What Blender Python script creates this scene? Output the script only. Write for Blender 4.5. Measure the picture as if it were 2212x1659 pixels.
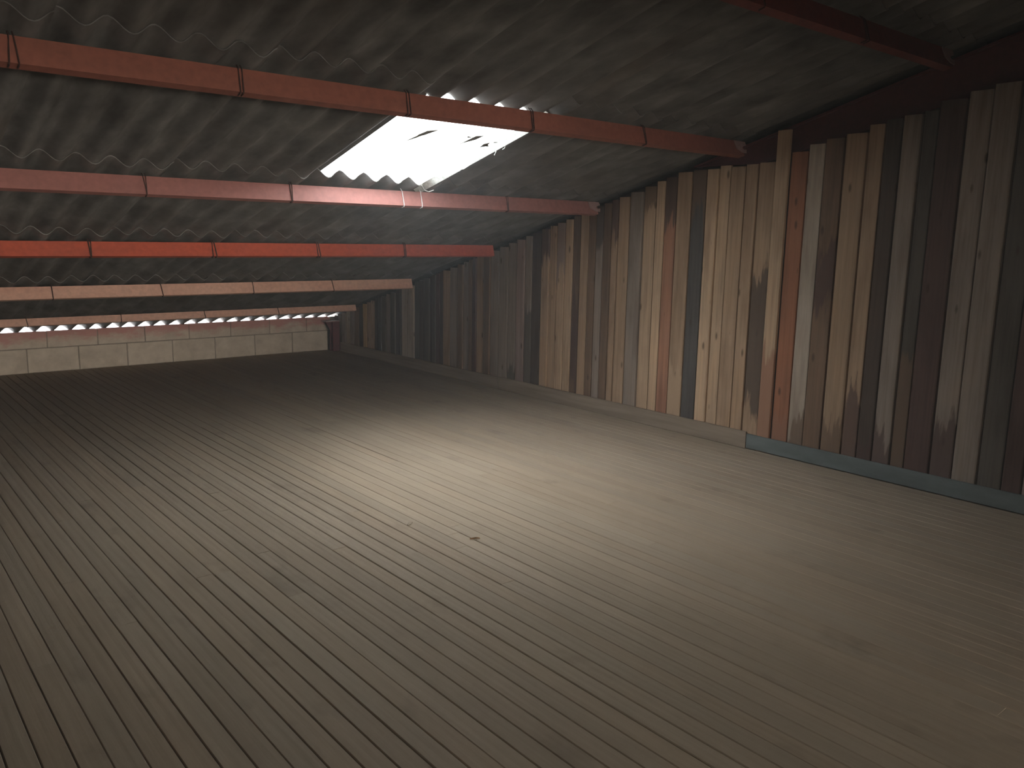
import bpy, bmesh, math, random
from mathutils import Matrix, Vector

for o in list(bpy.data.objects):
    bpy.data.objects.remove(o, do_unlink=True)
scene = bpy.context.scene
COL = scene.collection
random.seed(7)

# ------------------------------------------------------------------ camera, sky, exposure
CAM_H = 1.566
cam_d = bpy.data.cameras.new('camera')
cam_d.sensor_fit = 'HORIZONTAL'
cam_d.sensor_width = 36.0
cam_d.lens = 1789.17 / 2212 * 36.0
cam_d.clip_start = 0.05
cam = bpy.data.objects.new('camera', cam_d)
COL.objects.link(cam)
CR = Vector((0.770168, -0.637593, 0.017782))
CDN = Vector((-0.098080, -0.145928, -0.984421))
CF = Vector((0.630255, 0.756426, -0.174925))
m = Matrix.Identity(4)
for i in range(3):
    m[i][0], m[i][1], m[i][2] = CR[i], -CDN[i], -CF[i]
m[2][3] = CAM_H
cam.matrix_world = m
scene.camera = cam

world = bpy.data.worlds.new('overcast_sky')
scene.world = world
world.use_nodes = True
bg = world.node_tree.nodes['Background']
bg.inputs[0].default_value = (0.93, 0.97, 1.0, 1)
bg.inputs[1].default_value = 16.0

scene.view_settings.view_transform = 'Standard'
scene.view_settings.look = 'None'
scene.view_settings.gamma = 1.0
scene.view_settings.use_curve_mapping = False
scene.view_settings.exposure = 0.16

SKYLIGHT = 6.4        # daylight diffused by the translucent roof sheet in view
REAR_FILL = 100.0     # added fill light: glowing panes far behind the viewpoint

sun_d = bpy.data.lights.new('hazy_sun', 'SUN')      # bright part of the overcast sky, very soft
sun_d.energy = 105.0
sun_d.angle = math.radians(84)
sun_d.color = (0.97, 0.98, 1.0)
sun = bpy.data.objects.new('hazy_sun', sun_d)
COL.objects.link(sun)
sun.location = (-6, 4, 12)
sun.rotation_euler = Vector((0.36, -0.20, -0.91)).to_track_quat('-Z', 'Y').to_euler()

# ------------------------------------------------------------------ measured layout (metres)
XW = 5.358             # face of the plank wall
YE = 10.253            # inner face of the eave wall
TS = 0.2787            # roof slope
TH = math.atan(TS)
PITCH = 0.177          # corrugation pitch
AMP = 0.0285
XV = 1.405             # a corrugation valley
LAP0 = 1.560           # a side lap of the roof sheets
SHEET = 5 * PITCH
PURLIN_Y = [9.53, 8.11, 6.65, 5.22, 3.77, 2.32, 0.87, -0.58, -2.03, -3.48]
XL, YR = -3.0, -4.2    # left wall and ridge line, out of view
YB = -10.5             # end wall
def zr(y):             # middle of the corrugated roof
    return 0.508 + TS * (YE - y)

# ------------------------------------------------------------------ helpers
def link(name, mesh, mat=None, parent=None):
    o = bpy.data.objects.new(name, mesh)
    COL.objects.link(o)
    if mat is not None and len(mesh.materials) == 0:
        mesh.materials.append(mat)
    if parent is not None:
        o.parent = parent
    return o

def empty(name, loc=(0, 0, 0)):
    o = bpy.data.objects.new(name, None)
    o.empty_display_size = 0.1
    COL.objects.link(o)
    o.location = loc
    return o

def tag(o, label=None, cat=None, group=None, kind=None):
    if label: o['label'] = label
    if cat: o['category'] = cat
    if group: o['group'] = group
    if kind: o['kind'] = kind
    return o

def box(bm, x0, x1, y0, y1, z0, z1):
    v = [bm.verts.new((x, y, z)) for z in (z0, z1) for y in (y0, y1) for x in (x0, x1)]
    for q in ((0, 2, 3, 1), (4, 5, 7, 6), (0, 1, 5, 4), (2, 6, 7, 3), (0, 4, 6, 2), (1, 3, 7, 5)):
        bm.faces.new([v[i] for i in q])
    return v

def done(bm, name, smooth=False):
    bmesh.ops.recalc_face_normals(bm, faces=bm.faces)
    me = bpy.data.meshes.new(name)
    bm.to_mesh(me)
    bm.free()
    if smooth:
        for p in me.polygons: p.use_smooth = True
    return me

def box_mesh(name, x0, x1, y0, y1, z0, z1, bev=0.0):
    bm = bmesh.new()
    box(bm, x0, x1, y0, y1, z0, z1)
    if bev:
        bmesh.ops.bevel(bm, geom=bm.edges[:], offset=bev, segments=1, affect='EDGES')
    return done(bm, name)

def extrude_profile(bm, pts, axis_fn, a, b):
    """closed 2-D profile pts swept from a to b; axis_fn(u, v, t) -> xyz"""
    A = [bm.verts.new(axis_fn(u, v, a)) for u, v in pts]
    B = [bm.verts.new(axis_fn(u, v, b)) for u, v in pts]
    n = len(pts)
    for i in range(n):
        j = (i + 1) % n
        bm.faces.new((A[i], A[j], B[j], B[i]))
    bm.faces.new(A); bm.faces.new(B)

def tube(bm, pts, r, seg=6):
    rings = []
    for i, p in enumerate(pts):
        p = Vector(p)
        d = (Vector(pts[min(i + 1, len(pts) - 1)]) - Vector(pts[max(i - 1, 0)])).normalized()
        up = Vector((0, 0, 1)) if abs(d.z) < 0.9 else Vector((1, 0, 0))
        s = d.cross(up).normalized(); t = d.cross(s)
        rr = r[i] if isinstance(r, (list, tuple)) else r
        rings.append([bm.verts.new(p + rr * (math.cos(a) * s + math.sin(a) * t))
                      for a in [2 * math.pi * k / seg for k in range(seg)]])
    for A, B in zip(rings, rings[1:]):
        for k in range(seg):
            bm.faces.new((A[k], A[(k + 1) % seg], B[(k + 1) % seg], B[k]))
    bm.faces.new(rings[0]); bm.faces.new(rings[-1][::-1])

# ------------------------------------------------------------------ materials
class NT:
    def __init__(self, name):
        self.m = bpy.data.materials.new(name)
        self.m.use_nodes = True
        self.t = self.m.node_tree
        self.p = self.t.nodes['Principled BSDF']
    def n(self, typ, **kw):
        nd = self.t.nodes.new(typ)
        for k, v in kw.items(): setattr(nd, k, v)
        return nd
    def l(self, a, b): self.t.links.new(a, b)
    def pos(self, scale, jitter=0.0):
        """world position (times scale); jitter shifts it by a per-object random amount"""
        g = self.n('ShaderNodeNewGeometry')
        src = g.outputs['Position']
        if jitter:
            oi = self.n('ShaderNodeObjectInfo')
            mul = self.n('ShaderNodeMath', operation='MULTIPLY'); mul.inputs[1].default_value = jitter
            self.l(oi.outputs['Random'], mul.inputs[0])
            add = self.n('ShaderNodeVectorMath', operation='ADD')
            self.l(src, add.inputs[0]); self.l(mul.outputs[0], add.inputs[1])
            src = add.outputs[0]
        mp = self.n('ShaderNodeMapping')
        mp.inputs['Scale'].default_value = scale
        self.l(src, mp.inputs['Vector'])
        return mp.outputs[0]
    def noise(self, vec, scale=1.0, detail=3.0, rough=0.55):
        nz = self.n('ShaderNodeTexNoise')
        nz.inputs['Scale'].default_value = scale
        nz.inputs['Detail'].default_value = detail
        nz.inputs['Roughness'].default_value = rough
        self.l(vec, nz.inputs['Vector'])
        return nz.outputs['Fac']
    def ramp(self, fac, stops):
        r = self.n('ShaderNodeValToRGB')
        e = r.color_ramp.elements
        while len(e) < len(stops): e.new(0.5)
        for el, (p, c) in zip(e, stops):
            el.position = p
            el.color = (c, c, c, 1) if isinstance(c, (int, float)) else (*c, 1)
        self.l(fac, r.inputs[0])
        return r.outputs[0]
    def mix(self, a, b, fac, mode='MIX'):
        mx = self.n('ShaderNodeMix', data_type='RGBA', blend_type=mode)
        for sock, v in ((mx.inputs['Factor'], fac), (mx.inputs['A'], a), (mx.inputs['B'], b)):
            if hasattr(v, 'is_output'): self.l(v, sock)
            elif isinstance(v, (int, float)): sock.default_value = v
            else: sock.default_value = (*v, 1)
        return mx.outputs['Result']
    def bump(self, h, dist, strength=1.0):
        b = self.n('ShaderNodeBump')
        b.inputs['Distance'].default_value = dist
        b.inputs['Strength'].default_value = strength
        self.l(h, b.inputs['Height'])
        self.l(b.outputs[0], self.p.inputs['Normal'])
    def out(self, col, rough=0.8, spec=0.3):
        if hasattr(col, 'is_output'): self.l(col, self.p.inputs['Base Color'])
        else: self.p.inputs['Base Color'].default_value = (*col, 1)
        if hasattr(rough, 'is_output'): self.l(rough, self.p.inputs['Roughness'])
        else: self.p.inputs['Roughness'].default_value = rough
        self.p.inputs['Specular IOR Level'].default_value = spec
        return self.m

def mat_floor():
    t = NT('dusty_floor_boards')
    oi = t.n('ShaderNodeObjectInfo')
    grain = t.noise(t.pos((55, 2.2, 55), 37), 1.0, 4, 0.6)
    c = t.mix(oi.outputs['Color'], t.ramp(grain, [(0.3, 0.90), (0.7, 1.05)]), 1.0, 'MULTIPLY')
    dust = t.noise(t.pos((1.1, 0.7, 1)), 1.0, 5, 0.6)
    c = t.mix(c, (0.40, 0.335, 0.255), t.ramp(dust, [(0.42, 0.0), (0.68, 0.35)]))
    stain = t.noise(t.pos((2.6, 1.9, 1), 1.3), 1.0, 4, 0.65)
    c = t.mix(c, (0.15, 0.12, 0.095), t.ramp(stain, [(0.60, 0.0), (0.74, 0.42)]))
    t.bump(grain, 0.0012, 0.6)
    return t.out(c, t.ramp(dust, [(0.3, 0.65), (0.7, 0.8)]), 0.12)

def mat_plank():
    t = NT('reclaimed_wall_planks')
    oi = t.n('ShaderNodeObjectInfo')
    grain = t.noise(t.pos((10, 48, 1.6), 53), 1.0, 5, 0.62)
    c = t.mix(oi.outputs['Color'], t.ramp(grain, [(0.28, 0.74), (0.5, 0.98), (0.72, 1.12)]), 1.0, 'MULTIPLY')
    blotch = t.noise(t.pos((3, 7, 1.3), 29), 1.0, 4, 0.6)
    c = t.mix(c, t.ramp(blotch, [(0.30, (0.66, 0.6, 0.57)), (0.5, (1, 1, 1)), (0.72, (1.1, 1.03, 0.95))]), 0.8, 'MULTIPLY')
    # knots
    vo = t.n('ShaderNodeTexVoronoi'); vo.inputs['Scale'].default_value = 1.0
    t.l(t.pos((3, 9.0, 3.2), 17), vo.inputs['Vector'])
    kn = t.ramp(vo.outputs['Distance'], [(0.06, 0.75), (0.13, 0.0)])
    c = t.mix(c, (0.06, 0.035, 0.02), kn)
    # old stains and painted-in roof shade: a band of each plank between two heights, ragged along the grain
    g = t.n('ShaderNodeNewGeometry'); sx = t.n('ShaderNodeSeparateXYZ'); t.l(g.outputs['Position'], sx.inputs[0])
    rag = t.noise(t.pos((5, 16, 2.0), 11), 1.0, 4, 0.6)
    rm = t.n('ShaderNodeMath', operation='MULTIPLY_ADD'); rm.inputs[1].default_value = 0.9; rm.inputs[2].default_value = -0.45
    t.l(rag, rm.inputs[0])
    za = t.n('ShaderNodeMath', operation='ADD'); t.l(sx.outputs['Z'], za.inputs[0]); t.l(rm.outputs[0], za.inputs[1])
    def at(name):
        a = t.n('ShaderNodeAttribute', attribute_type='OBJECT', attribute_name=name); return a
    def step(a, b):
        s = t.n('ShaderNodeMath', operation='SUBTRACT'); t.l(a, s.inputs[0]); t.l(b, s.inputs[1])
        r = t.n('ShaderNodeMapRange'); r.inputs['From Min'].default_value = -0.02; r.inputs['From Max'].default_value = 0.05
        t.l(s.outputs[0], r.inputs['Value']); return r.outputs[0]
    lo = step(za.outputs[0], at('band_low').outputs['Fac'])
    hi = step(at('band_high').outputs['Fac'], za.outputs[0])
    mm = t.n('ShaderNodeMath', operation='MULTIPLY'); t.l(lo, mm.inputs[0]); t.l(hi, mm.inputs[1])
    m2 = t.n('ShaderNodeMath', operation='MULTIPLY'); t.l(mm.outputs[0], m2.inputs[0]); m2.inputs[1].default_value = 0.85
    c = t.mix(c, at('band_color').outputs['Color'], m2.outputs[0])
    t.bump(grain, 0.002, 0.7)
    return t.out(c, 0.8, 0.2)

def mat_sheet():
    t = NT('fibre_cement_sheet')
    f = t.noise(t.pos((9, 2.2, 9), 5), 1.0, 5, 0.6)
    c = t.ramp(f, [(0.3, (0.085, 0.083, 0.079)), (0.6, (0.17, 0.167, 0.161)), (0.8, (0.25, 0.246, 0.237))])
    s = t.noise(t.pos((1.3, 0.9, 1), 9), 1.0, 4, 0.6)
    c = t.mix(c, (0.12, 0.10, 0.08), t.ramp(s, [(0.5, 0.0), (0.75, 0.55)]))
    t.bump(t.noise(t.pos((60, 60, 60)), 1.0, 3), 0.001, 0.5)
    return t.out(c, 0.9, 0.15)

def mat_paint(name, col, dark, wear=0.5):
    t = NT(name)
    f = t.noise(t.pos((2.0, 9, 9)), 1.0, 5, 0.65)
    c = t.mix(col, dark, t.ramp(f, [(0.45, 0.0), (0.75, wear)]))
    f2 = t.noise(t.pos((30, 30, 30)), 1.0, 3)
    c = t.mix(c, t.ramp(f2, [(0.3, 0.85), (0.7, 1.1)]), 1.0, 'MULTIPLY')
    t.bump(f2, 0.0008, 0.4)
    return t.out(c, 0.6, 0.3)

def mat_block():
    t = NT('concrete_block')
    f = t.noise(t.pos((7, 7, 7), 3), 1.0, 6, 0.65)
    c = t.ramp(f, [(0.3, (0.38, 0.335, 0.28)), (0.7, (0.56, 0.505, 0.43))])
    # red oxide paint splashed on the top edge of the wall
    g = t.n('ShaderNodeNewGeometry'); sx = t.n('ShaderNodeSeparateXYZ'); t.l(g.outputs['Position'], sx.inputs[0])
    nz = t.noise(t.pos((4.5, 4.5, 9)), 1.0, 5, 0.7)
    ma = t.n('ShaderNodeMath', operation='MULTIPLY_ADD'); t.l(nz, ma.inputs[0]); ma.inputs[1].default_value = 0.32
    t.l(sx.outputs['Z'], ma.inputs[2])
    c = t.mix(c, (0.42, 0.17, 0.16), t.ramp(ma.outputs[0], [(0.485, 0.0), (0.56, 0.75)]))
    t.bump(f, 0.004, 0.6)
    return t.out(c, 0.95, 0.1)

def mat_plain(name, col, rough=0.85, grain=(12, 12, 12)):
    t = NT(name)
    f = t.noise(t.pos(grain), 1.0, 4)
    c = t.mix(col, t.ramp(f, [(0.3, 0.75), (0.7, 1.15)]), 1.0, 'MULTIPLY')
    t.bump(f, 0.002, 0.4)
    return t.out(c, rough, 0.2)

def mat_pane(name, strength, clear=0.0, col=(0.92, 0.97, 1.0)):
    """translucent sheet; emission stands in for daylight (skylight) or adds rear fill light"""
    t = NT(name)
    f = t.noise(t.pos((18, 5, 18)), 1.0, 4)
    t.out(t.ramp(f, [(0.3, (0.70, 0.72, 0.70)), (0.7, (0.82, 0.83, 0.82))]), 0.5, 0.3)
    t.p.inputs['Emission Color'].default_value = (*col, 1)
    t.p.inputs['Emission Strength'].default_value = strength
    if clear:
        tr = t.n('ShaderNodeBsdfTransparent'); mx = t.n('ShaderNodeMixShader')
        mx.inputs[0].default_value = clear
        t.l(t.p.outputs[0], mx.inputs[1]); t.l(tr.outputs[0], mx.inputs[2])
        t.l(mx.outputs[0], t.t.nodes['Material Output'].inputs['Surface'])
    return t.m

M_FLOOR = mat_floor()
M_PLANK = mat_plank()
M_SHEET = mat_sheet()
M_RED = mat_paint('red_oxide_paint', (0.42, 0.080, 0.042), (0.30, 0.075, 0.05))
M_RED1 = mat_paint('red_paint_brownish', (0.24, 0.085, 0.060), (0.17, 0.07, 0.05))  # darker, browner red for the purlin above the skylight
M_RED0 = mat_paint('red_paint_shaded', (0.17, 0.048, 0.040), (0.11, 0.04, 0.035))  # shade of the upper roof put into the paint colour
M_RED2 = mat_paint('red_paint_dull', (0.27, 0.115, 0.10), (0.21, 0.09, 0.075))
M_FADED = mat_paint('faded_brick_paint', (0.58, 0.36, 0.28), (0.50, 0.24, 0.17))
M_ROSE = mat_paint('pink_primer_lit_edge', (0.36, 0.24, 0.23), (0.24, 0.12, 0.11))
M_MAROON = mat_paint('maroon_paint', (0.11, 0.026, 0.028), (0.06, 0.02, 0.022))
M_BLOCK = mat_block()
M_MORTAR = mat_plain('mortar', (0.22, 0.20, 0.17))
M_WIRE = mat_plain('rusty_wire', (0.06, 0.035, 0.03), 0.7, (40, 40, 40))
M_GALV = mat_plain('galvanised_wire', (0.55, 0.55, 0.55), 0.5, (40, 40, 40))
M_DARK = mat_plain('dark_backing', (0.05, 0.042, 0.036))
M_SHELL = mat_plain('rough_render', (0.26, 0.22, 0.18), 0.95, (3, 3, 3))
M_BASE = mat_plain('baseboard_wood', (0.27, 0.215, 0.165), 0.8, (30, 1.5, 30))
M_BASE2 = mat_plain('painted_baseboard', (0.15, 0.172, 0.170), 0.8, (12, 3, 12))
M_TWIG = mat_plain('twig_bark', (0.16, 0.085, 0.035), 0.8, (60, 60, 60))
M_CHIP = mat_plain('wood_chip', (0.30, 0.25, 0.19), 0.8, (60, 60, 60))
M_LEAF = mat_plain('dead_leaf', (0.16, 0.15, 0.13), 0.9, (60, 60, 60))
M_FIBRE = mat_plain('torn_fibre', (0.75, 0.78, 0.74), 0.6, (60, 60, 60))
M_PANE = mat_pane('translucent_sheet', SKYLIGHT, 0.30)
M_FILL = mat_pane('fill_glow', REAR_FILL, 0.0, (1.0, 0.90, 0.78))  # glows by itself as added fill light from the rear

# ================================================================== FLOOR
floor = tag(link('floor', box_mesh('floor_slab', XL - 0.15, 6.0, YB - 0.15, YE + 0.1, -0.16, -0.028), M_BASE),
            'dusty boarded loft floor of long narrow tan boards', kind='structure')

def board_mesh():
    """unit board, top slightly cupped, edges eased: x 0..1, y 0..1, top at z = 0"""
    bm = bmesh.new()
    prof = [(0.0, -0.026), (0.0, -0.004), (0.03, -0.0007), (0.28, -0.0004), (0.5, -0.0009), (0.72, -0.0004), (0.97, -0.0007), (1.0, -0.004), (1.0, -0.026)]
    extrude_profile(bm, prof, lambda u, v, s: (u, s, v), 0.0, 1.0)
    return done(bm, 'floor_board')
BOARD = board_mesh()
BOARD.materials.append(M_FLOOR)
PW = 0.0825
YP_BOARDS = -2.45
X_SEAM0 = 0.363
fixed_joint = {14: [3.78], 13: [3.226], 5: [3.384, -0.4]}
for k in range(-20, 61):
    x0 = X_SEAM0 + k * PW
    x1 = min(x0 + PW, XW - 0.012)
    if x1 - x0 < 0.015: continue
    if k in fixed_joint:
        js = list(fixed_joint[k])
        if max(js) < 6: js.append(random.uniform(7.0, 8.4))
        if min(js) > 1: js.append(random.uniform(-1.6, 0.6))
    else:
        a = random.uniform(-1.6, 1.2)
        js = [a, a + random.uniform(3.7, 4.5)]
        if js[-1] < 4.3: js.append(js[-1] + random.uniform(3.4, 4.0))
    cuts = sorted(js)
    cuts = [YP_BOARDS] + cuts + [YE - 0.003]
    for a, b in zip(cuts, cuts[1:]):
        gap = random.choice((0.0012, 0.002, 0.0028, 0.004, 0.0055))
        o = link('board', BOARD, None, floor)
        o.location = (x0 + gap * 0.5, a + 0.0003, random.uniform(-0.0016, 0.0))
        o.scale = (x1 - x0 - gap, b - a - 0.0006, 1)
        o.rotation_euler = (0, math.radians(random.uniform(-0.9, 0.9)), 0)
        s = random.uniform(0.93, 1.06); w = random.uniform(-0.02, 0.02)
        o.color = (0.345 * s * (1 + w), 0.278 * s, 0.205 * s * (1 - w), 1)

# ================================================================== PLANK WALL
wall_r = tag(link('wall_right', done((lambda bm: (extrude_profile(bm, [
    (YB - 0.15, -0.16), (YE + 0.3, -0.16), (YE + 0.3, zr(YE + 0.3) + 0.035), (YR, zr(YR) + 0.035), (YB - 0.15, zr(2 * YR - YB) + 0.035)],
    lambda u, v, s: (s, u, v), XW + 0.11, XW + 0.16), bm)[1])(bmesh.new()), 'wall_backing'), M_DARK),
    'tall partition wall of mixed reclaimed vertical planks under the sloping roof', kind='structure')

def plank_mesh():
    """unit plank: thickness along x 0..1 (face at 0), y 0..1, z 0..1 with the top cut to the roof slope"""
    bm = bmesh.new()
    prof = [(0.0, 1.0), (0.03, 0.12), (0.08, 0.0), (0.92, 0.0), (0.97, 0.12), (1.0, 1.0)]
    extrude_profile(bm, prof, lambda u, v, s: (v, u, s), 0.0, 1.0)
    return done(bm, 'wall_plank')
PLANK = plank_mesh()
PLANK.materials.append(M_PLANK)

C = dict(T=(0.42, 0.30, 0.20), t=(0.34, 0.235, 0.155), G=(0.36, 0.30, 0.24), O=(0.29, 0.13, 0.075), R=(0.30, 0.155, 0.10),
         B=(0.16, 0.105, 0.07), D=(0.075, 0.055, 0.045), K=(0.090, 0.082, 0.076), g=(0.245, 0.198, 0.165), E=(0.10, 0.085, 0.07),
         Y=(0.40, 0.27, 0.14), N=(0.095, 0.058, 0.05), P=(0.27, 0.20, 0.18))
planks = [  # far end -> near end: (upper y, colour)
    (10.245, 'D'), (10.15, 'E'), (10.05, 'g'), (9.93, 'G'), (9.81, 'g'), (9.70, 'B'), (9.58, 'D'), (9.48, 'Y'), (9.38, 't'), (9.28, 't'), (9.176, 'D'), (9.09, 'K'),
    (9.006, 'E'), (8.90, 'g'), (8.79, 'E'), (8.679, 'D'), (8.60, 'E'), (8.536, 'G'), (8.40, 'G'), (8.258, 'E'), (8.15, 'D'), (8.05, 'E'),
    (7.94, 'D'), (7.875, 'E'), (7.812, 'N'), (7.74, 'D'), (7.675, 't'), (7.54, 'g'), (7.397, 'B'), (7.29, 'g'), (7.188, 'B'), (7.12, 'N'),
    (7.053, 't'), (6.93, 'B'), (6.813, 'g'), (6.67, 'g'), (6.522, 'g'), (6.39, 'P'), (6.26, 'g'), (6.156, 'D'), (6.02, 't'), (5.911, 't'), (5.811, 'T'),
    (5.70, 'T'), (5.596, 'B'), (5.496, 't'), (5.387, 'B'), (5.301, 'g'), (5.21, 'B'), (5.113, 't'), (5.036, 't'), (4.903, 'g'), (4.755, 'T'),
    (4.619, 'T'), (4.525, 'R'), (4.404, 't'), (4.257, 'K'), (4.116, 'T'), (4.003, 'T'), (3.90, 't'), (3.765, 't'), (3.655, 't'), (3.513, 'T'),
    (3.40, 'O'), (3.266, 'G'), (3.14, 'B'), (3.0, 't'), (2.845, 't'), (2.731, 'D'), (2.62, 'g'), (2.495, 'E'), (2.403, 'N'), (2.237, 'g'),
    (2.099, 'g'), (1.952, 'E'), (1.81, 'N')]
y = 1.70
while y > -2.3:
    planks.append((y, random.choice('gGtEBDtP'))); y -= random.uniform(0.10, 0.15)
planks.append((-2.45, None))
stains_shade = {3.655: (0.28, 1.35, 'D'), 3.513: (-1, 0.75, 'R'), 4.404: (-1, 0.55, 'T'), 5.301: (-1, 0.5, 'D'), 2.845: (-1, 0.55, 'N'), 3.0: (-1, 0.30, 'B'),
          2.495: (-1, 0.8, 'B'), 2.731: (-1, 0.25, 'N'), 5.596: (0.2, 1.0, 'N'), 6.522: (-1, 0.3, 'E'), 4.257: (1.75, 2.6, 'B'),
          4.525: (1.72, 2.4, 'D'), 4.755: (1.80, 2.4, 'B'), 2.62: (-1, 0.35, 'N'), 3.14: (1.1, 1.5, 'N'), 6.26: (-1, 0.9, 'E'), 2.237: (-1, 0.45, 'N'),
          5.113: (1.55, 2.2, 'N'), 5.301: (1.5, 2.1, 'D'), 5.811: (1.25, 2.0, 'P'), 6.02: (1.3, 2.0, 'N'), 3.266: (-1, 0.28, 'B'), 3.4: (-1, 0.35, 'R')}  # bands high on the planks paint in the shade under the roof
def rafter_low(yy):            # underside of the steel rafter
    return 2.125 if yy > 3.66 else 2.125 + 0.2167 * (3.66 - yy)
for (y1, c), (y0, _) in zip(planks, planks[1:]):
    gap = random.choice((0.0015, 0.003, 0.005, 0.007))
    front = random.uniform(-0.007, 0.006)
    top = zr(y1) - 0.045
    if y1 < 4.26:
        top = rafter_low(y0 if y0 < 3.66 else y1) + random.uniform(-0.03, 0.0)
    if y1 in (3.513,):         # one plank runs up past the rafter to the roof
        top = zr(y1) - 0.045; front = -0.018
    o = link('plank', PLANK, None, wall_r)
    o.location = (XW + front, y0 + gap / 2, 0.001)
    o.scale = (0.024 - max(front, 0) if front > -0.015 else 0.020, y1 - y0 - gap, top)
    s = random.uniform(1.04, 1.24)
    o.color = (*[v * s for v in C[c]], 1)
    st = stains_shade.get(y1)
    o['band_low'] = float(st[0]) if st else 9.0
    o['band_high'] = float(st[1]) if st else -9.0
    o['band_color'] = [float(v) for v in C[st[2]]] if st else [0.0, 0.0, 0.0]

# baseboard: a brown run and, nearer, a lower blue-grey one
base_r = tag(empty('baseboard_right', (XW, 3.59, 0)), 'low skirting boards along the foot of the plank wall', kind='structure')
def base_board(y0, y1, h, th, mat, dz=0.0, label=None):
    o = link('skirting_board', box_mesh('skirting_board', -th, 0, y0 - 3.59, y1 - 3.59, 0.001 + dz, h + dz, 0.002), mat, base_r)
    o.location = (-0.013, 0, 0)
    if label: o['label'] = label
    return o
base_board(6.62, 10.04, 0.125, 0.018, M_BASE)
base_board(3.592, 6.615, 0.132, 0.020, M_BASE, label='dusty brown skirting board')
base_board(0.2, 3.588, 0.112, 0.016, M_BASE2, 0.006, 'blue-grey skirting board with a gap beneath')
base_board(-2.4, 0.195, 0.112, 0.016, M_BASE2, 0.002)

# ================================================================== EAVE WALL
WT = 0.448
wall_b = tag(link('wall_back', box_mesh('wall_core', XL - 0.15, XW + 0.11, YE + 0.012, YE + 0.085, -0.16, WT - 0.004), M_MORTAR),
             'low eave wall of concrete blocks splashed with red paint along its top', kind='structure')
def block(x0, x1, z0, z1):
    o = link('block', box_mesh('block', 0, x1 - x0, 0, 0.09, 0, z1 - z0, 0.005), M_BLOCK, wall_b)
    o.location = (x0, YE + random.uniform(0, 0.006), z0)
for r, (z0, z1, off) in enumerate([(0.0, 0.262, 2.165), (0.270, WT, 2.372)]):
    x = off - 0.515 * 11
    while x < 5.28:
        a, b = max(x + 0.004, XL), min(x + 0.511, 5.295)
        if b - a > 0.05: block(a, b, z0, z1)
        x += 0.515

# the rest of the loft shell, out of view, plus an added fill light
def shell(name, pts, fn, a, b, label):
    bm = bmesh.new(); extrude_profile(bm, pts, fn, a, b)
    tag(link(name, done(bm, name), M_SHELL), label, kind='structure')
shell('wall_left', [(YB, -0.16), (YE, -0.16), (YE, zr(YE) + 0.04), (YR, zr(YR) + 0.04), (YB, zr(2 * YR - YB) + 0.04)], lambda u, v, s: (s, u, v), XL - 0.15, XL, 'rendered side wall of the loft opposite the plank wall')
ZB = zr(2 * YR - YB)
WX0, WX1, WZ0, WZ1 = -0.2, 3.2, 0.25, 1.75
bm = bmesh.new()
for x0, x1, z0, z1 in ((XL - 0.15, WX0, -0.16, ZB + 0.02), (WX1, XW + 0.16, -0.16, ZB + 0.02), (WX0, WX1, -0.16, WZ0), (WX0, WX1, WZ1, ZB + 0.02)):
    box(bm, x0, x1, YB - 0.15, YB, z0, z1)
tag(link('wall_end', done(bm, 'wall_end'), M_SHELL), 'rendered end wall of the loft around the added glowing panes', kind='structure')
bm = bmesh.new()       # added cross wall behind the viewpoint; its low opening shapes the fill light
YP = -2.6
for x0, x1, z0, z1 in ((XL, 0.0, -0.02, zr(YP) - 0.16), (3.1, XW + 0.1, -0.02, zr(YP) - 0.16), (0.0, 3.1, 1.70, zr(YP) - 0.16)):
    box(bm, x0, x1, YP - 0.15, YP, z0, z1)
tag(link('light_mask_wall', done(bm, 'light_mask_wall'), M_SHELL), 'added cross wall whose wide low opening masks the fill light', kind='structure')
w2 = tag(empty('fill_panel', ((WX0 + WX1) / 2, YB - 0.07, WZ0)), 'added fill light of four glowing panes in the end wall', kind='structure')  # unseen fill light, added behind the viewpoint
ww = (WX1 - WX0) / 4
for k in range(4):
    o = link('pane', box_mesh('fill_pane', -ww / 2 + 0.022, ww / 2 - 0.022, -0.004, 0.004, 0.035, WZ1 - WZ0 - 0.035), M_FILL, w2)
    o.location = ((k - 1.5) * ww, 0, 0)
for k in range(5):
    o = link('mullion', box_mesh('fill_mullion', -0.02, 0.02, -0.03, 0.03, 0.001, WZ1 - WZ0 - 0.001), M_DARK, w2)
    o.location = (max(-2 * ww + 0.021, min(2 * ww - 0.021, (k - 2) * ww)), 0, 0)
for z in (0.018, WZ1 - WZ0 - 0.018):
    o = link('rail', box_mesh('fill_rail', -2 * ww + 0.042, 2 * ww - 0.042, -0.025, 0.025, -0.016, 0.016), M_DARK, w2)
    o.location = (0, 0, z)

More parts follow.
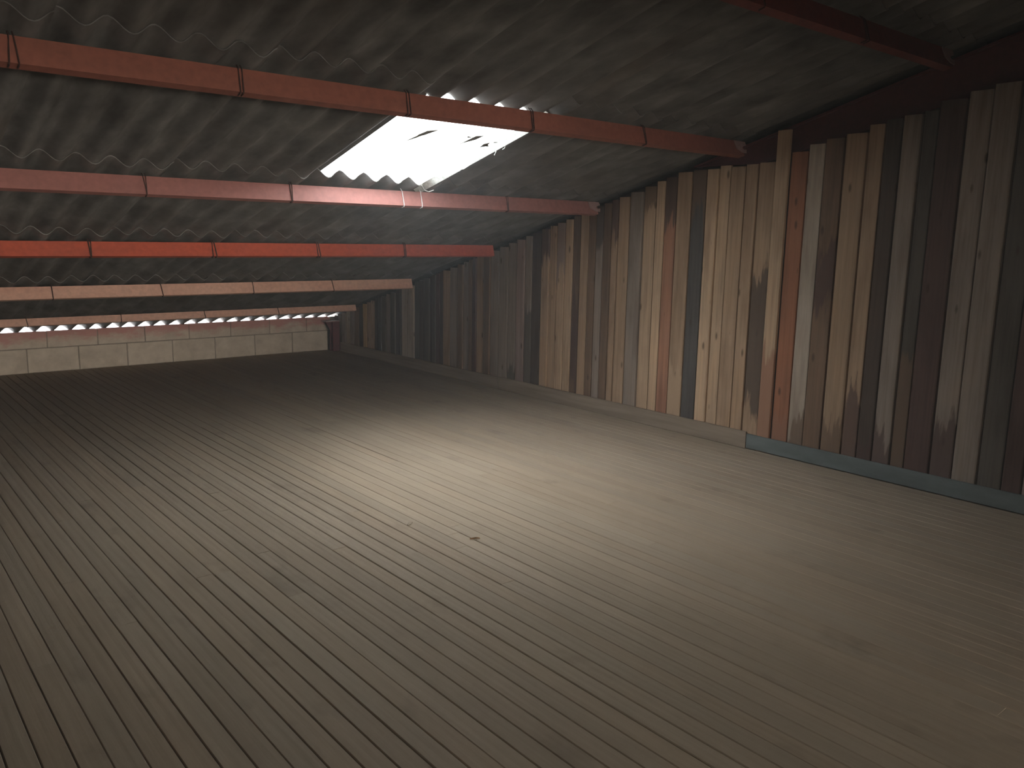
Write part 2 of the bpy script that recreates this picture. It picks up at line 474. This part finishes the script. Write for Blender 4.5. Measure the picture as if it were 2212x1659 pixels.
# ================================================================== ROOF
ceiling = tag(empty('ceiling', (0, 0, 0)), 'sloping roof of grey corrugated fibre cement sheets seen from below', kind='structure')
def sheet_mesh(name, u0, u1, thick=0.006, nlen=1):
    """corrugated sheet: x = across, y = 0..1 down the slope, z = out of the roof; x is measured from a side lap"""
    bm = bmesh.new()
    n = int(round((u1 - u0) / PITCH * 10))
    us = [u0 + (u1 - u0) * i / n for i in range(n + 1)]
    wave = lambda u: -AMP * math.cos(2 * math.pi * (u + LAP0 - XV) / PITCH)
    rows = []
    for j in range(nlen + 1):
        v = j / nlen
        rows.append(([bm.verts.new((u, v, wave(u) - thick / 2)) for u in us], [bm.verts.new((u, v, wave(u) + thick / 2)) for u in us]))
    for (L0, U0), (L1, U1) in zip(rows, rows[1:]):
        for i in range(n):
            f1 = bm.faces.new((L0[i], L1[i], L1[i + 1], L0[i + 1])); f2 = bm.faces.new((U0[i], U0[i + 1], U1[i + 1], U1[i]))
            f1.smooth = f2.smooth = True
        bm.faces.new([bm.verts.new(v.co) for v in (L0[0], U0[0], U1[0], L1[0])])
        bm.faces.new([bm.verts.new(v.co) for v in (L0[-1], L1[-1], U1[-1], U0[-1])])
    for (L, U), flip in ((rows[0], 1), (rows[-1], -1)):    # rims on their own vertices keep the wave shading clean
        for i in range(n):
            bm.faces.new([bm.verts.new(v.co) for v in (L[i], L[i + 1], U[i + 1], U[i])[::flip]])
    me = bpy.data.meshes.new(name)
    bm.to_mesh(me); bm.free()
    return me
SHEET_ME = sheet_mesh('roof_sheet', -0.05, SHEET + 0.10)
SHEET_ME.materials.append(M_SHEET)
LIFT_V, LIFT_U = 0.010, 0.020
def place_sheet(o, col, ya, yb, tilt=LIFT_V, origin=Vector((0, 0, 0)), lift=LIFT_U):
    """down-slope from ya to yb; laps tilt it slightly up towards the eave and towards its left edge"""
    L = (yb - ya) / math.cos(TH)
    rot = Matrix.Rotation(-TH, 4, 'X') @ Matrix.Rotation(tilt / L, 4, 'X') @ Matrix.Rotation(lift / SHEET, 4, 'Y')
    nrm = Vector((0, math.sin(TH), math.cos(TH)))
    base = Vector((LAP0 + col * SHEET, ya, zr(ya))) + nrm * lift
    o.matrix_basis = Matrix.Translation(base - origin) @ rot @ Matrix.Diagonal((1, L, 1, 1))
ends = PURLIN_Y[1:]                        # sheets meet over these purlins
rows = [(ends[0] - 0.11, YE + 0.12)]
for d, u in zip(ends, ends[1:]): rows.append((u - 0.11, d + (0.26 if d == ends[0] else 0.10)))
rows.append((YR - 0.02, ends[-1] + 0.05))
SKY_COL, SKY_ROW = 1, 3
for r, (ya, yb) in enumerate(rows):
    for col in range(-6, 6):
        if (col, r) == (SKY_COL, SKY_ROW): continue
        o = link('roof_sheet', SHEET_ME, None, ceiling)
        # the eave sheets dip on to the wall; the sheet above the skylight laps further over it
        place_sheet(o, col, ya + random.uniform(-0.01, 0.01), yb + (0.07 if (col, r) == (SKY_COL, SKY_ROW + 1) else 0.0), -0.012 if r == 0 else LIFT_V, lift=0.009 if r == 0 else LIFT_U)

bm = bmesh.new()       # far slope beyond the ridge, out of view
extrude_profile(bm, [(YR + 0.1, zr(YR) + 0.06), (YR, zr(YR) + 0.03), (YB - 0.2, zr(2 * YR - YB + 0.2)), (YB - 0.2, zr(2 * YR - YB + 0.2) + 0.06), (YR + 0.1, zr(YR) + 0.12)],
                lambda u, v, s: (s, u, v), XL - 0.5, XW + 0.6)
link('far_slope', done(bm, 'far_slope'), M_SHEET, ceiling)

# translucent roof sheets
def skylight(name, col, r, mat, label):
    ya, yb = rows[r]
    ya = ends[r] + 0.094
    w = tag(empty(name, (LAP0 + col * SHEET, ya, zr(ya))), label, kind='structure')
    o = link('pane', sheet_mesh('translucent_pane', 0.150, SHEET + 0.092, 0.003), mat, w)
    place_sheet(o, col, ya, yb + 0.02, LIFT_V, w.location)
    for u0, u1, mt in ((-0.04, 0.150, M_SHEET), (SHEET + 0.092, SHEET + 0.17, M_FIBRE)):   # margins covered by the neighbouring sheets
        o = link('covered_edge', sheet_mesh('covered_edge', u0, u1, 0.003), mt, w)
        place_sheet(o, col, ya, yb + 0.02, LIFT_V, w.location)
    return w
win = skylight('window_1', SKY_COL, SKY_ROW, M_PANE, 'bright white translucent corrugated skylight sheet set in the grey roof')

# leaf litter and torn fibres on the skylight's underside
def on_roof(x, yy, below):     # point below the middle of the roof, relative to the window empty
    return Vector((x, yy, zr(yy) - below)) - win.location
def litter(x, yy, pts, below=0.040):
    bm = bmesh.new()
    lo = [bm.verts.new(on_roof(x + a * 1.7, yy + b * 1.7, below + random.uniform(0, 0.004))) for a, b in pts]
    up = [bm.verts.new(v.co + Vector((0, 0, 0.003))) for v in lo]
    bm.faces.new(lo); bm.faces.new(up[::-1])
    for i in range(len(lo)):
        j = (i + 1) % len(lo); bm.faces.new((lo[i], up[i], up[j], lo[j]))
    return link('leaf_litter', done(bm, 'leaf_litter'), M_LEAF, win)
litter(2.80, 4.17, [(0, 0), (0.035, -0.02), (0.02, 0.01), (0.012, 0.03), (-0.008, 0.06), (-0.012, 0.04)])
litter(2.78, 4.26, [(0, 0), (0.012, -0.02), (0.010, 0.01), (-0.015, 0.05)])
litter(3.15, 4.20, [(0, -0.02), (0.03, -0.03), (0.022, 0.01), (-0.005, 0.05), (-0.02, 0.10), (-0.012, 0.05)])
litter(3.10, 4.18, [(0, 0), (0.025, 0.005), (0.005, 0.012)])
litter(3.29, 4.27, [(0, 0), (0.012, -0.025), (0.02, 0.0), (0.03, 0.008), (0.004, 0.03)])
litter(3.33, 4.22, [(0, 0), (0.02, 0.002), (0.008, 0.010)])
def fibre(pts, r=0.0022):
    bm = bmesh.new(); tube(bm, [on_roof(a, b, c) for a, b, c in pts], r, 5)
    return link('torn_fibre', done(bm, 'torn_fibre'), M_FIBRE, win)
fibre([(3.42, 4.62, 0.03), (3.425, 4.60, 0.05), (3.40, 4.63, 0.066), (3.37, 4.63, 0.07)], 0.003)
fibre([(3.44, 4.33, 0.03), (3.445, 4.34, 0.05), (3.44, 4.35, 0.068)], 0.003)
fibre([(3.46, 4.26, 0.03), (3.46, 4.27, 0.05), (3.45, 4.28, 0.056)])
fibre([(3.35, 5.06, 0.04), (3.40, 5.10, 0.06), (3.45, 5.12, 0.062), (3.48, 5.10, 0.055)])

# ================================================================== PURLINS
def slope_pt(x, y0, s, nn):
    """x, distance s down-slope from y0, nn out of the roof from its middle"""
    return Vector((x, y0 + s * math.cos(TH) + nn * math.sin(TH), zr(y0) - s * math.sin(TH) + nn * math.cos(TH)))
TOPN = -AMP - 0.006
PF, PT = 0.052, 0.007
labels = ['red steel purlin lowest on the slope, just above the daylit eave gap',
          'faded red steel purlin second up from the eave wall',
          'bright red steel purlin third up from the eave wall',
          'red steel purlin along the lower edge of the bright skylight',
          'red steel purlin along the upper edge of the bright skylight',
          'red steel purlin in painted-in shade crossing the roof one bay above the skylight',
          'red steel purlin two bays above the skylight', 'red steel purlin three bays above the skylight',
          'red steel purlin four bays above the skylight', 'red steel purlin highest on the slope just below the ridge']
x_end = [5.28, 5.22, 5.25, 5.26, 5.28, 5.20, 5.3, 5.3, 5.3, 5.3]
hook_x = {0: [0.66, 1.551, 2.445, 3.333, 4.22], 1: [0.65, 1.532, 2.443, 3.333, 4.21], 2: [0.63, 1.522, 2.419, 3.32, 4.2],
          3: [0.62, 1.512, 2.424, 3.277, 3.436, 4.25], 4: [0.64, 1.524, 2.40, 3.241, 4.2], 5: [1.5, 2.4, 3.3, 4.2]}
for i, py in enumerate(PURLIN_Y):
    PH = 0.075 if i == 0 else 0.108
    TOPN = -AMP - (0.014 if i == 0 else 0.006)
    root = tag(empty('purlin', slope_pt(XL, py, 0, TOPN - PH)), labels[i], 'beam', 'red steel purlins under the roof sheets')
    off = root.location.copy()
    bm = bmesh.new()
    prof = [(0, 0), (PF, 0), (PF, -PT), (PT, -PT), (PT, -PH + PT), (PF, -PH + PT), (PF, -PH), (0, -PH)]
    extrude_profile(bm, prof, lambda u, v, s: slope_pt(s, py, u, TOPN + v) - off, XL, x_end[i])
    link('channel', done(bm, 'purlin_channel'), (M_FADED, M_FADED, M_RED, M_RED2, M_RED1)[i] if i < 5 else M_RED0, root)
    # pale notched cleat on the end by the plank wall
    if i in (3, 4, 5):
        bm = bmesh.new()
        L = 0.13
        shape = [(0, -0.004), (L, -0.004), (L + 0.012, -0.03), (L - 0.03, -0.040), (L - 0.045, -0.052), (L - 0.03, -0.062),
                 (L + 0.008, -0.060), (L, -0.088), (L - 0.05, -0.085), (0.02, -0.06)]
        extrude_profile(bm, shape, lambda u, v, s: slope_pt(x_end[i] - L + 0.02 + u, py, s, TOPN + v) - off, -0.007, -0.001)
        c = link('end_cleat', done(bm, 'end_cleat'), M_ROSE, root); c['label'] = 'pale pink notched end cleat'
    for hx in hook_x.get(i, []):
        bm = bmesh.new()
        galv = i == 3 and 3.2 < hx < 3.5
        for dx in ((-0.007, 0.009) if i >= 2 and not galv else (0.0,)):
            j = random.uniform(-0.006, 0.006)
            pts = [(hx + dx, 0.012, 0.02), (hx + dx, -0.004, -0.004), (hx + dx + j, -0.005, -0.05), (hx + dx + j * 2, -0.005, -PH),
                   (hx + dx + j * 2, 0.0, -PH - 0.006), (hx + dx + j * 2, 0.03, -PH - 0.006)]
            tube(bm, [slope_pt(a, py, s, TOPN + n) - off for a, s, n in pts], 0.0032 if i > 2 else 0.005, 5)
        link('hook', done(bm, 'hook_bolt'), M_GALV if galv else M_WIRE, root)

# ================================================================== RAFTER, CORNER POST
root = tag(empty('rafter', (XW + 0.03, 4.25, 2.12)), 'dark maroon steel rafter running up the slope above the plank wall', 'beam')
off = root.location.copy()
def yz_part(name, poly, x0, x1, mat, label=None):
    bm = bmesh.new(); extrude_profile(bm, poly, lambda u, v, s: Vector((s, u, v)) - off, x0, x1)
    o = link(name, done(bm, name), mat, root)
    if label: o['label'] = label
    return o
def rt(yy): return zr(yy) - 0.045
yb = -2.4
yz_part('web', [(4.20, rt(4.20) - 0.012), (4.20, 2.142), (3.66, 2.137), (yb, rafter_low(yb) + 0.012), (yb, rt(yb) - 0.012)], XW + 0.045, XW + 0.053, M_MAROON)
yz_part('top_flange', [(4.25, rt(4.25) - 0.012), (4.25, rt(4.25)), (yb, rt(yb)), (yb, rt(yb) - 0.012)], XW + 0.004, XW + 0.094, M_MAROON)
yz_part('bottom_flange', [(4.23, 2.130), (4.23, 2.142), (3.66, 2.137), (yb, rafter_low(yb) + 0.012), (yb, rafter_low(yb)), (3.66, 2.125)], XW + 0.03, XW + 0.094, M_MAROON)
yz_part('end_plate', [(4.24, rt(4.24) - 0.012), (4.24, 2.142), (4.23, 2.142), (4.23, rt(4.23) - 0.012)], XW + 0.01, XW + 0.09, M_ROSE, 'end plate coloured pale pink as the lit flange edge')  # pale colour stands for light on the rafter's flange edge

root = tag(empty('steel_post', (5.32, 10.15, 0)), 'short maroon steel corner post between the eave wall and the planks', 'post')
off = root.location.copy()
def post_box(name, x0, x1, y0, y1, z0, z1, mat):
    me = box_mesh(name, x0 - off.x, x1 - off.x, y0 - off.y, y1 - off.y, z0, z1, 0.0015); return link(name, me, mat, root)
post_box('flange', 5.235, 5.335, 10.068, 10.076, 0.001, 0.40, M_MAROON)
post_box('flange', 5.235, 5.335, 10.150, 10.158, 0.001, 0.40, M_MAROON)
post_box('web', 5.281, 5.288, 10.077, 10.149, 0.001, 0.40, M_MAROON)
post_box('cap_plate', 5.13, 5.335, 10.05, 10.20, 0.402, 0.412, M_ROSE)
bm = bmesh.new()
extrude_profile(bm, [(5.15, 0.40), (5.234, 0.40), (5.234, 0.22), (5.215, 0.28)], lambda u, v, s: Vector((u, s, v)) - off, 10.10, 10.108)
link('gusset', done(bm, 'gusset'), M_MAROON, root)

# ================================================================== LITTER ON THE FLOOR
root = tag(empty('twig', (2.508, 3.294, 0)), 'small brown twig lying across the sunlit floor boards', 'twig')
bm = bmesh.new()
tube(bm, [(-0.022, 0.012, 0.004), (-0.004, 0.003, 0.006), (0.012, -0.002, 0.007), (0.026, -0.012, 0.004)], [0.003, 0.0045, 0.004, 0.0025], 6)
link('stem', done(bm, 'twig_stem'), M_TWIG, root)
bm = bmesh.new()
tube(bm, [(0.002, 0.001, 0.006), (0.004, -0.010, 0.010), (-0.002, -0.022, 0.008)], [0.0035, 0.003, 0.0018], 6)
link('side_shoot', done(bm, 'twig_shoot'), M_TWIG, root)
def chip(x, yy, sx, sy, rz, label):
    bm = bmesh.new()
    pts = [(-1, -0.5), (-0.2, -1), (0.9, -0.6), (1, 0.3), (0.1, 1), (-0.8, 0.6)]
    extrude_profile(bm, [(a * sx, b * sy) for a, b in pts], lambda u, v, s: (u, v, s + (0.004 if u > 0 else 0)), 0.001, 0.005)
    o = link('wood_chip', done(bm, 'wood_chip'), M_CHIP, None)
    o.location = (x, yy, 0.0); o.rotation_euler = (0, 0, rz)
    tag(o, label, 'wood chip')
chip(2.36, 3.689, 0.022, 0.010, 0.4, 'pale wood chip curled up beside a seam of the floor boards')

# ================================================================== HAZE ADDED FOR THE SKYLIGHT BLOOM
t = bpy.data.materials.new('bloom_haze'); t.use_nodes = True
nt = t.node_tree; nt.nodes.clear()
vs = nt.nodes.new('ShaderNodeVolumeScatter'); vs.inputs['Density'].default_value = 0.012
vs.inputs['Anisotropy'].default_value = 0.35; vs.inputs['Color'].default_value = (0.88, 0.95, 1.0, 1)
mo = nt.nodes.new('ShaderNodeOutputMaterial'); nt.links.new(vs.outputs[0], mo.inputs['Volume'])
bm = bmesh.new()
extrude_profile(bm, [(YB - 0.3, -0.2), (YE + 0.25, -0.2), (YE + 0.25, zr(YE) + 0.1), (YR, zr(YR) + 0.25), (YB - 0.3, zr(2 * YR - YB) + 0.2)], lambda u, v, s: (s, u, v), XL - 0.3, XW + 0.3)
tag(link('bloom_haze', done(bm, 'bloom_haze'), t), 'faint haze added to the loft air, mostly imitating lens bloom of the skylight', 'haze', kind='stuff')
